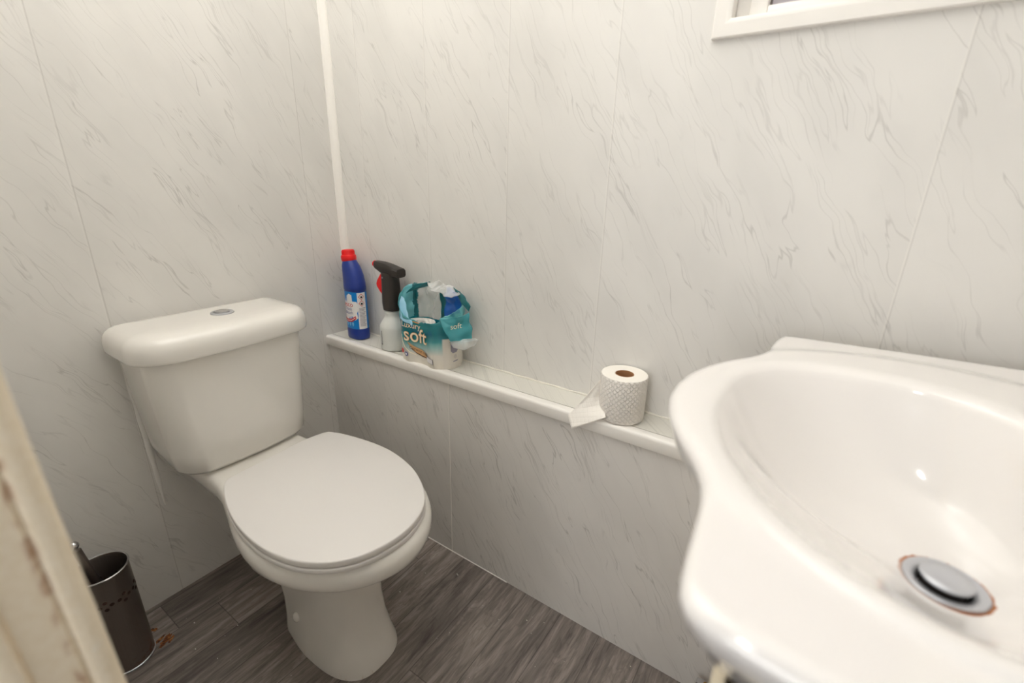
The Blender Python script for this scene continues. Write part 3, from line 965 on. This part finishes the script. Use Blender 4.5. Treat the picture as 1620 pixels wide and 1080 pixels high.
decal('lettering', text_bm('Bleach', .0135, x=-.004, y=.0865, cut=.003), M['lab_navy'], lab, wp, 0, .0013)
ban = [(-.026, .070), (-.012, .0655), (.006, .068), (.022, .078), (.024, .069), (.008, .058), (-.012, .0555), (-.028, .060)]
decal('banner', poly_bm(ban), M['lab_red'], lab, wp, 0, .0013)
decal('banner_line', poly_bm([(-.024, .0655), (-.012, .0615), (.006, .0640), (.021, .0735), (.0215, .0720), (.0065, .0620), (-.012, .0595), (-.0245, .0638)]), M['lab_white'], lab, wp, 0, .0016)
for dx in (-.014, -.002, .010):
    decal('splash', poly_bm([(dx - .004, .056), (dx + .004, .057), (dx + .003, .047), (dx, .043), (dx - .003, .048)]), M['lab_light'], lab, wp, 0, .0012)
for hz in (.138, .1175):
    for k, (r, mt, of) in enumerate(((.0088, M['lab_red'], .0013), (.0070, M['lab_white'], .0016))):
        decal('hazard_diamond', poly_bm([(.0425 + r, hz), (.0425, hz + r * 1.15), (.0425 - r, hz), (.0425, hz - r * 1.15)], .003), mt, lab, wp, 0, of)
    decal('hazard_symbol', poly_bm(ell_pts(.0425, hz - .001, .0030, .0034, 14), .003), M['ink'], lab, wp, 0, .0019)
bm = bmesh.new()
for i in range(14):
    h = .102 - i * .0043
    b2 = patch_bm(.034, .053 - .004 * ((i * 7) % 3) / 2, h, h + .0016)
    me = bpy.data.meshes.new('x'); b2.to_mesh(me); b2.free(); bm.from_mesh(me); bpy.data.meshes.remove(me)
decal('small_print', bm, M['lab_grey'], lab, wp, 0, .0013)

# ------------------------------------------------------------------ spray bottle
sp = empty('spray_bottle', (.258, -.046, LZ + .0005))
tag(sp, 'milky spray bottle with black and red trigger head beside the bleach bottle', 'spray bottle')
SR = .0405
bm = bmesh.new()
lathe(bm, [(.030, 0), (.037, .0015), (.0400, .005), (SR, .011), (SR, .066), (.0398, .071), (.0375, .0765), (.031, .087), (.0248, .0965), (.0225, .101), (.0218, .106), (.0218, .124)], seg=56)
obj('bottle_body', bm, M['hdpe'], sp, 60)
bm = bmesh.new(); lathe(bm, [(.033, .002), (.0385, .006), (.0392, .011), (.0392, .038), (.001, .038)], seg=56); obj('liquid', bm, M['liquid'], sp)
bm = bmesh.new(); lathe(bm, [(.0236, .111), (.0236, .114), (.0228, .115)], seg=40); obj('neck_ring', bm, M['hdpe'], sp)
ws = Wrap([Vector((SR * cos(2 * pi * i / 200), SR * sin(2 * pi * i / 200))) for i in range(200)])
decal('level_mark', poly_bm([(-.0095, .022), (-.0070, .022), (-.0070, .062), (-.0095, .062)]), M['ink'], sp, ws, 0, .0004, 'black printed level arrow')
decal('level_arrow', poly_bm([(-.0115, .023), (-.0050, .023), (-.0083, .0165)]), M['ink'], sp, ws, 0, .0004)
bm = bmesh.new()
def rr4(cx, cy, a, b, z, p=3.5): return oval(a, b, cx, cy, z, 40, p)
loft(bm, [rr4(0, 0, .0262, .0235, .119, 2.4), rr4(0, 0, .0268, .0240, .122, 2.4), rr4(-.0005, 0, .0262, .0228, .140), rr4(-.0015, 0, .0252, .0212, .170), rr4(-.002, 0, .0242, .0202, .200), rr4(-.003, 0, .0236, .0195, .226)])
head = obj('trigger_head', bm, M['black'], sp, 50)
# barrel, leaning down towards its back end
def sec(x, hz, hy, zc):
    return [Vector((x, hy * a, zc + hz * b)) for a, b in ((1, -.6), (1, .5), (.75, .92), (.35, 1), (-.35, 1), (-.75, .92), (-1, .5), (-1, -.6), (-.75, -1), (.75, -1))]
bm = bmesh.new()
loft(bm, [sec(-.058, .0095, .0105, .2445), sec(-.056, .0105, .0115, .2443), sec(-.050, .0115, .0125, .2435), sec(-.030, .0150, .0150, .2395), sec(-.01, .0170, .0165, .2355), sec(.018, .0140, .0175, .2328), sec(.026, .0128, .0178, .2318), sec(.041, .0128, .0178, .2296), sec(.0432, .0118, .0170, .2293)])
obj('barrel', bm, M['black'], sp, 35)
bm = bmesh.new(); tube(bm, [(-.057, 0, .2443), (-.0595, 0, .2447), (-.0650, 0, .2452), (-.0665, 0, .2453)], [.0088, .0092, .0092, .0078], 20); nz = obj('nozzle', bm, M['red'], sp); nz['label'] = 'red nozzle cap'
bm = bmesh.new()
prof = [(-.030, .224), (-.038, .214), (-.0490, .200), (-.0535, .190), (-.0520, .182), (-.040, .168), (-.026, .157), (-.020, .165), (-.022, .190), (-.022, .222)]
extrude_profile(bm, prof, 'y', -.0085, .0085); tg = obj('trigger', bm, M['red'], sp, 30); tg['label'] = 'red squeeze trigger'
bm = bmesh.new(); lathe(bm, [(.0026, 0), (.0026, .0012), (.0018, .0016)], seg=14, ax=Matrix.Translation((-.013, -.0195, .213)) @ Matrix.Rotation(radians(90), 4, 'X')); obj('pivot_pin', bm, M['lab_grey'], sp)

# ------------------------------------------------------------------ torn pack of toilet paper
PKC = (.413, -.0505)
pk = empty('toilet_paper_pack', (PKC[0], PKC[1], LZ + .0005))
tag(pk, 'torn teal plastic pack of toilet rolls with crumpled top, on the ledge', 'toilet paper pack')
PR = .0485; PD = .0465      # roll radius and half spacing
def pack_outline(n=240, grow=0.0):
    out = []
    for i in range(n):
        t = 2 * pi * i / n
        d = Vector((cos(t), sin(t))); best = 0
        for cx in (-PD, PD):
            b = d.x * cx; disc = b * b - cx * cx + (PR + grow) ** 2
            if disc > 0: best = max(best, b + sqrt(disc))
        hull = (PR + grow) / max(1e-6, abs(d.y))
        if abs(hull * d.x) < PD: best = max(best, hull - .0075 * (1 - (abs(hull * d.x) / PD) ** 2))
        out.append(d * best)
    return out
PO = pack_outline()
for cx in (-PD, PD):
    bm = bmesh.new()
    lathe(bm, [(.020, .001), (.0455, .001), (.0465, .003), (.0465, .099), (.0455, .101), (.020, .101), (.0195, .099), (.0195, .003)], c=(cx, 0), seg=48, cap0=False, cap1=False)
    vs = bm.verts
    rl = obj('roll', bm, M['tissue'], pk)
NW = 240
def toph(t):
    """torn edge height of the film by direction"""
    a = math.degrees(t) % 360
    xs = [0, 30, 55, 90, 120, 150, 180, 205, 222, 235, 248, 262, 275, 290, 305, 320, 335, 350, 360]
    ys = [.168, .182, .198, .206, .208, .205, .188, .160, .138, .127, .121, .116, .120, .121, .124, .132, .148, .162, .168]
    return interp(xs, ys, a)
rnd = random.Random(3)
from mathutils import noise as mnoise
def crump(p, amp): return amp * Vector((mnoise.noise(p * 42), mnoise.noise(p * 42 + Vector((7, 3, 1))), mnoise.noise(p * 42 + Vector((1, 9, 4))) * .6))
rings = []; NV = 30
for j in range(NV + 1):
    f = j / NV; r_ = []
    for i in range(NW):
        t = 2 * pi * i / NW; d = PO[i]
        h = toph(t) * f + .0025 * f * mnoise.noise(Vector((d.x * 160, d.y * 160, 0)))
        k = sm(.09, .16, h)
        # the film keeps the shape of the rolls below and loosens above them
        flare = 1 + .10 * k * (1 if d.x > 0 else .55) - .03 * sm(0, .012, .012 - h)
        p = Vector((d.x * flare, d.y * (1 + .02 * k), h))
        if d.y > 0: p.y = min(p.y, .0480)
        p += crump(p, .0015 + .0075 * k)
        if p.y > .0490: p.y = .0490
        r_.append(p)
    rings.append(r_)
bm = bmesh.new(); vr = loft(bm, rings, True, False)
bm.faces.ensure_lookup_table()
for fc in bm.faces:
    c = fc.calc_center_median(); fc.material_index = 0
    a = math.degrees(atan2(c.y, c.x)) % 360
    if c.z > .104 and a < 190:
        if 92 < a < 156: fc.material_index = 1          # clear window at the back
        elif 74 < a <= 92: fc.material_index = 3
        elif 28 < a <= 74: fc.material_index = 2
        elif 156 <= a < 164: fc.material_index = 3
        else: fc.material_index = 4
    if c.z > toph(radians(a)) * .93 and 40 < a < 165 and 64 < a < 140: fc.material_index = 1
wr = obj('wrapper', bm, [M['print'], M['clear'], M['film_blue'], M['film_green'], M['teal_pale']], pk, 75)
so = wr.modifiers.new('film', 'SOLIDIFY'); so.thickness = .0005; so.offset = 1
wk = Wrap(PO)
def pd(name, bm, mat, off_, parent=wr, label=None): return decal(name, bm, mat, parent, wk, 0, off_, label)
pd('lettering', text_bm('soft', .055, offset=.0010, x=-.014, y=.0785, cut=.004, sx=1.0), M['orange_ink'], .0032)
pd('lettering', text_bm('soft', .055, offset=0, x=-.014, y=.0785, cut=.004, sx=1.0), M['cream_ink'], .0038)
pd('lettering', text_bm('Luxury', .023, x=-.030, y=.1065, cut=.003, rot=-.03), M['cream_ink'], .0034)
pd('printed_swash', poly_bm([(-.055, .1195), (-.030, .1205), (-.002, .117), (-.002, .1145), (-.030, .1180), (-.055, .1170)]), M['orange_ink'], .0030)
nut = [(a + .018, b) for a, b in [(-.062, .060), (-.045, .0505), (-.030, .046), (-.010, .0425), (.006, .036), (.012, .031), (.006, .0265), (-.012, .0265), (-.032, .031), (-.048, .041)]]
pd('printed_shell', poly_bm([(a + .001, b - .003) for a, b in nut]), M['coco_dark'], .0026)
pd('printed_shell', poly_bm(nut), M['coco'], .0030)
pd('lettering', text_bm('Coconut milk', .0125, x=-.003, y=.0385, rot=-.16, cut=.003), M['coco_dark'], .0034)
pd('printed_swash', poly_bm([(a + .017, b) for a, b in [(-.082, .075), (-.080, .058), (-.070, .043), (-.052, .030), (-.030, .024), (-.030, .0225), (-.053, .028), (-.072, .041), (-.083, .057), (-.085, .075)]]), M['cream_ink'], .0028)
pd('printed_mark', poly_bm(ell_pts(-.066, .028, .0062, .0075, 18)), M['lab_red'], .0028)
pd('printed_mark', poly_bm(ell_pts(-.0490, .022, .0060, .0060, 18)), M['lab_navy'], .0028)
pd('printed_mark', poly_bm(ell_pts(-.0490, .022, .0036, .0036, 18)), M['lab_white'], .0032)
pd('printed_box', poly_bm([(.026, .030), (.050, .026), (.052, .012), (.029, .016)]), M['lab_grey'], .0030)
pd('printed_box', poly_bm([(.0268, .0292), (.0492, .0253), (.0512, .0128), (.0298, .0167)]), M['lab_white'], .0034)
pd('printed_tag', poly_bm([(.0995, .078), (.121, .078), (.121, .056), (.1165, .048), (.105, .046), (.0995, .052)]), M['lab_grey'], .0026)
pd('printed_tag', poly_bm([(.1055, .024), (.1195, .0262), (.1195, .0232), (.1055, .021)]), M['lab_grey'], .0026)
pd('printed_tag', poly_bm(ell_pts(.112, .036, .005, .006, 16)), plain('pale_print', srgb(196, 190, 184), .5), .0026)

def sheet_part(name, poly, mat, parent, amp, cut=.004, seed=0, thick=.0005):
    """poly: 3-D outline in world metres (roughly flat), crumpled, then given film thickness"""
    bm = bmesh.new()
    c = sum((Vector(p) for p in poly), Vector()) / len(poly)
    cv_ = bm.verts.new(c); vs = [bm.verts.new(p) for p in poly]
    for i in range(len(vs)): bm.faces.new((cv_, vs[i], vs[(i + 1) % len(vs)]))
    for _ in range(5):
        es = [e for e in bm.edges if e.calc_length() > cut]
        if not es: break
        bmesh.ops.subdivide_edges(bm, edges=es, cuts=1); bmesh.ops.triangulate(bm, faces=bm.faces[:])
    for v in bm.verts:
        v.co += crump(v.co + Vector((seed, 0, 0)), amp)
        v.co -= (parent.matrix_world.translation if parent else Vector())
    o = obj(name, bm, mat, parent, 75)
    s = o.modifiers.new('film', 'SOLIDIFY'); s.thickness = thick; s.offset = 0
    return o
bpy.context.view_layer.update()
# flap of film folded out over the right front
sheet_part('torn_flap', [(.492, -.100, .738), (.530, -.085, .745), (.552, -.055, .752), (.562, -.055, .712), (.566, -.060, .684), (.545, -.085, .676), (.530, -.100, .680), (.515, -.105, .704)], M['teal_pale'] if False else plain('flap_teal', srgb(62, 146, 154), .28, coat=.3), wr, .006)
sheet_part('torn_flap', [(.528, -.104, .683), (.548, -.090, .686), (.572, -.066, .694), (.588, -.060, .690), (.580, -.064, .676), (.560, -.080, .664), (.538, -.098, .667)], M['clear'], wr, .008, seed=2)
sheet_part('torn_flap', [(.322, -.050, .770), (.345, -.040, .796), (.385, -.020, .806), (.372, -.010, .792), (.340, -.030, .780)], plain('flap_dark_teal', srgb(22, 120, 128), .3, coat=.2), wr, .005, seed=4)
sheet_part('torn_flap', [(.470, -.020, .800), (.495, -.025, .795), (.520, -.030, .782), (.545, -.040, .765), (.540, -.045, .752), (.512, -.035, .768), (.488, -.025, .782)], M['film_green'], wr, .006, seed=5)
sheet_part('torn_flap', [(.385, -.030, .806), (.420, -.020, .812), (.465, -.020, .806), (.500, -.030, .790), (.480, -.045, .778), (.440, -.040, .786), (.400, -.045, .788)], M['clear'], wr, .010, seed=6)
sheet_part('torn_flap', [(.322, -.075, .768), (.335, -.090, .745), (.350, -.100, .715), (.372, -.106, .704), (.400, -.108, .700), (.385, -.098, .712), (.360, -.085, .735), (.340, -.070, .760)], plain('flap_pale_blue', srgb(140, 190, 214), .3, coat=.2), wr, .006, seed=8)
bmf = text_bm('soft', .020, cut=.004)
for v in bmf.verts:
    u_, h_ = v.co.x, v.co.y
    v.co = Vector((.5385 + u_ * .72, -.0845 + u_ * .62 - .0075, .724 + h_ + u_ * .15)) - pk.location
obj('lettering', bmf, M['cream_ink'], wr, False)

# ------------------------------------------------------------------ loose roll with a hanging sheet
RC = (.968, -.0505)
tr = empty('toilet_roll', (RC[0], RC[1], LZ + .0022))
tag(tr, 'part used white toilet roll standing on the ledge, end sheet hanging over the edge', 'toilet roll')
RR, RH = .0492, .0985
bm = bmesh.new()
rg = []
for r, z in [(.0195, .002), (.0195, .0), (RR - .003, 0), (RR - .0008, .0015), (RR, .004), (RR, RH - .003), (RR - .0006, RH - .001), (RR - .002, RH)]:
    rg.append([Vector((r * cos(2 * pi * i / 96), r * sin(2 * pi * i / 96), z)) for i in range(96)])
loft(bm, rg, False, False); obj('paper', bm, M['tissue'], tr, 60)
bm = bmesh.new(); lathe(bm, [(RR - .002, RH), (.034, RH + .0004), (.0205, RH), (.0196, RH - .001)], seg=96, cap0=False, cap1=False); obj('paper_end', bm, M['paper_end'], tr)
bm = bmesh.new(); lathe(bm, [(.0194, .001), (.0194, RH - .0005), (.0182, RH - .0002), (.0180, RH - .001), (.0180, .001)], seg=48, cap0=False, cap1=False); cr_ = obj('cardboard_core', bm, M['card'], tr); cr_['label'] = 'brown cardboard core'
bm = bmesh.new(); lathe(bm, [(.0180, .002), (.0180, .004)], seg=48); obj('core_shadow', bm, M['card'], cr_) if False else bm.free()
# the sheet leaves the roll on its left side; the lower corner hangs past the nosing
A = [Vector((.9330, -.066, .690)), Vector((.9325, -.066, .665)), Vector((.9335, -.068, .640)), Vector((.9405, -.082, .622)), Vector((.9560, -.1035, .6090))]   # line along the roll / free right edge
Bq = [Vector((.9330, -.068, .6885)), Vector((.915, -.084, .659)), Vector((.899, -.098, .630)), Vector((.884, -.109, .607)), Vector((.8735, -.1155, .5925))]
E_ = [Vector((.8735, -.1155, .5925)), Vector((.881, -.120, .583)), Vector((.8895, -.1245, .5675))]
bm = bmesh.new()
NS, NTt = 20, 16
def pl(pts, t):
    t = min(max(t, 0), 1) * (len(pts) - 1); i = min(int(t), len(pts) - 2); return pts[i].lerp(pts[i + 1], t - i)
low = [Vector((.8895, -.1245, .5675)), Vector((.9205, -.116, .5866)), Vector((.9560, -.1050, .6085))]
g = []
for j in range(NS + 1):
    f = j / NS
    L_, R_ = pl(Bq, f), pl(A, f)
    row = []
    for i in range(NTt + 1):
        t = i / NTt
        p = L_.lerp(R_, t)
        p += Vector((-.25, -.97, 0)) * (.0045 * sin(pi * t) * sin(pi * f)) + Vector((0, -.0012 * sin(9 * t + 5 * f), 0)) * sin(pi * f)
        row.append(p)
    g.append(row)
for j in range(1, 7):       # the hem below, towards the hanging corner
    f = j / 6; row = []
    for i in range(NTt + 1):
        t = i / NTt
        a = g[NS][i]; b = pl(low, t)
        row.append(a.lerp(b, f))
    g.append(row)
gv = [[bm.verts.new(p - tr.location) for p in r] for r in g]
for j in range(len(gv) - 1):
    for i in range(NTt):
        try: bm.faces.new((gv[j][i], gv[j][i + 1], gv[j + 1][i + 1], gv[j + 1][i]))
        except ValueError: pass
sh = obj('loose_sheet', bm, M['sheet'], tr, 70)
so = sh.modifiers.new('ply', 'SOLIDIFY'); so.thickness = .0006; so.offset = 0

# ------------------------------------------------------------------ light
sc = bpy.context.scene
def area(name, loc, rot, size, energy, col, shape='DISK', sy=None):
    l = bpy.data.lights.new(name, 'AREA'); l.shape = shape; l.size = size
    if sy: l.size_y = sy
    l.energy = energy; l.color = col
    o = bpy.data.objects.new(name, l); COL.objects.link(o); o.location = loc; o.rotation_euler = rot
    return o
area('bounce_lamp', (.58, -.52, 1.70), (radians(180), 0, 0), .3, 23, (1, .992, .982))
area('hall_fill', (1.12, -1.9, 1.12), (radians(88), 0, 0), .6, 6.5, (1, .992, .982))  # unseen fill added on the hall side to lift the low, dark areas
area('hall_ceiling_lamp', (1.0, -1.7, 2.2), (0, 0, 0), .12, 5, (1, .995, .985))
area('window_daylight', (1.33, .14, 1.64), (radians(-90), 0, 0), .46, 1.2, (.92, .95, 1), 'RECTANGLE', .5)
sc.cycles.max_bounces = 24; sc.cycles.diffuse_bounces = 16

wd = bpy.data.worlds.new('World'); sc.world = wd; wd.use_nodes = True
bgn = wd.node_tree.nodes['Background']; bgn.inputs[0].default_value = (.90, .90, .92, 1); bgn.inputs[1].default_value = .35

# ------------------------------------------------------------------ camera (solved from the cladding joints and room edges)
cam = bpy.data.cameras.new('Camera'); co = bpy.data.objects.new('Camera', cam); COL.objects.link(co)
Rm = [[0.8290583267314792, 0.5586740614486216, 0.02335773836872118], [0.20035479773562342, -0.2578035835833461, -0.9451958883299811], [-0.5220347171419899, 0.788302356558755, -0.3256672362126658]]
cx_, cy_, cz_ = Vector(Rm[0]), -Vector(Rm[1]), -Vector(Rm[2])
mw = Matrix(((cx_.x, cy_.x, cz_.x, 1.26237), (cx_.y, cy_.y, cz_.y, -.92922), (cx_.z, cy_.z, cz_.z, 1.06602), (0, 0, 0, 1)))
co.matrix_world = mw
cam.sensor_width = 36; cam.lens = 725.1 / 1620 * 36; cam.clip_start = .01
cam.dof.use_dof = True; cam.dof.focus_distance = 1.15; cam.dof.aperture_fstop = 2.5
sc.camera = co

sc.view_settings.view_transform = 'Standard'; sc.view_settings.look = 'None'
sc.view_settings.exposure = -0.2; sc.view_settings.gamma = 1.0; sc.view_settings.use_curve_mapping = False
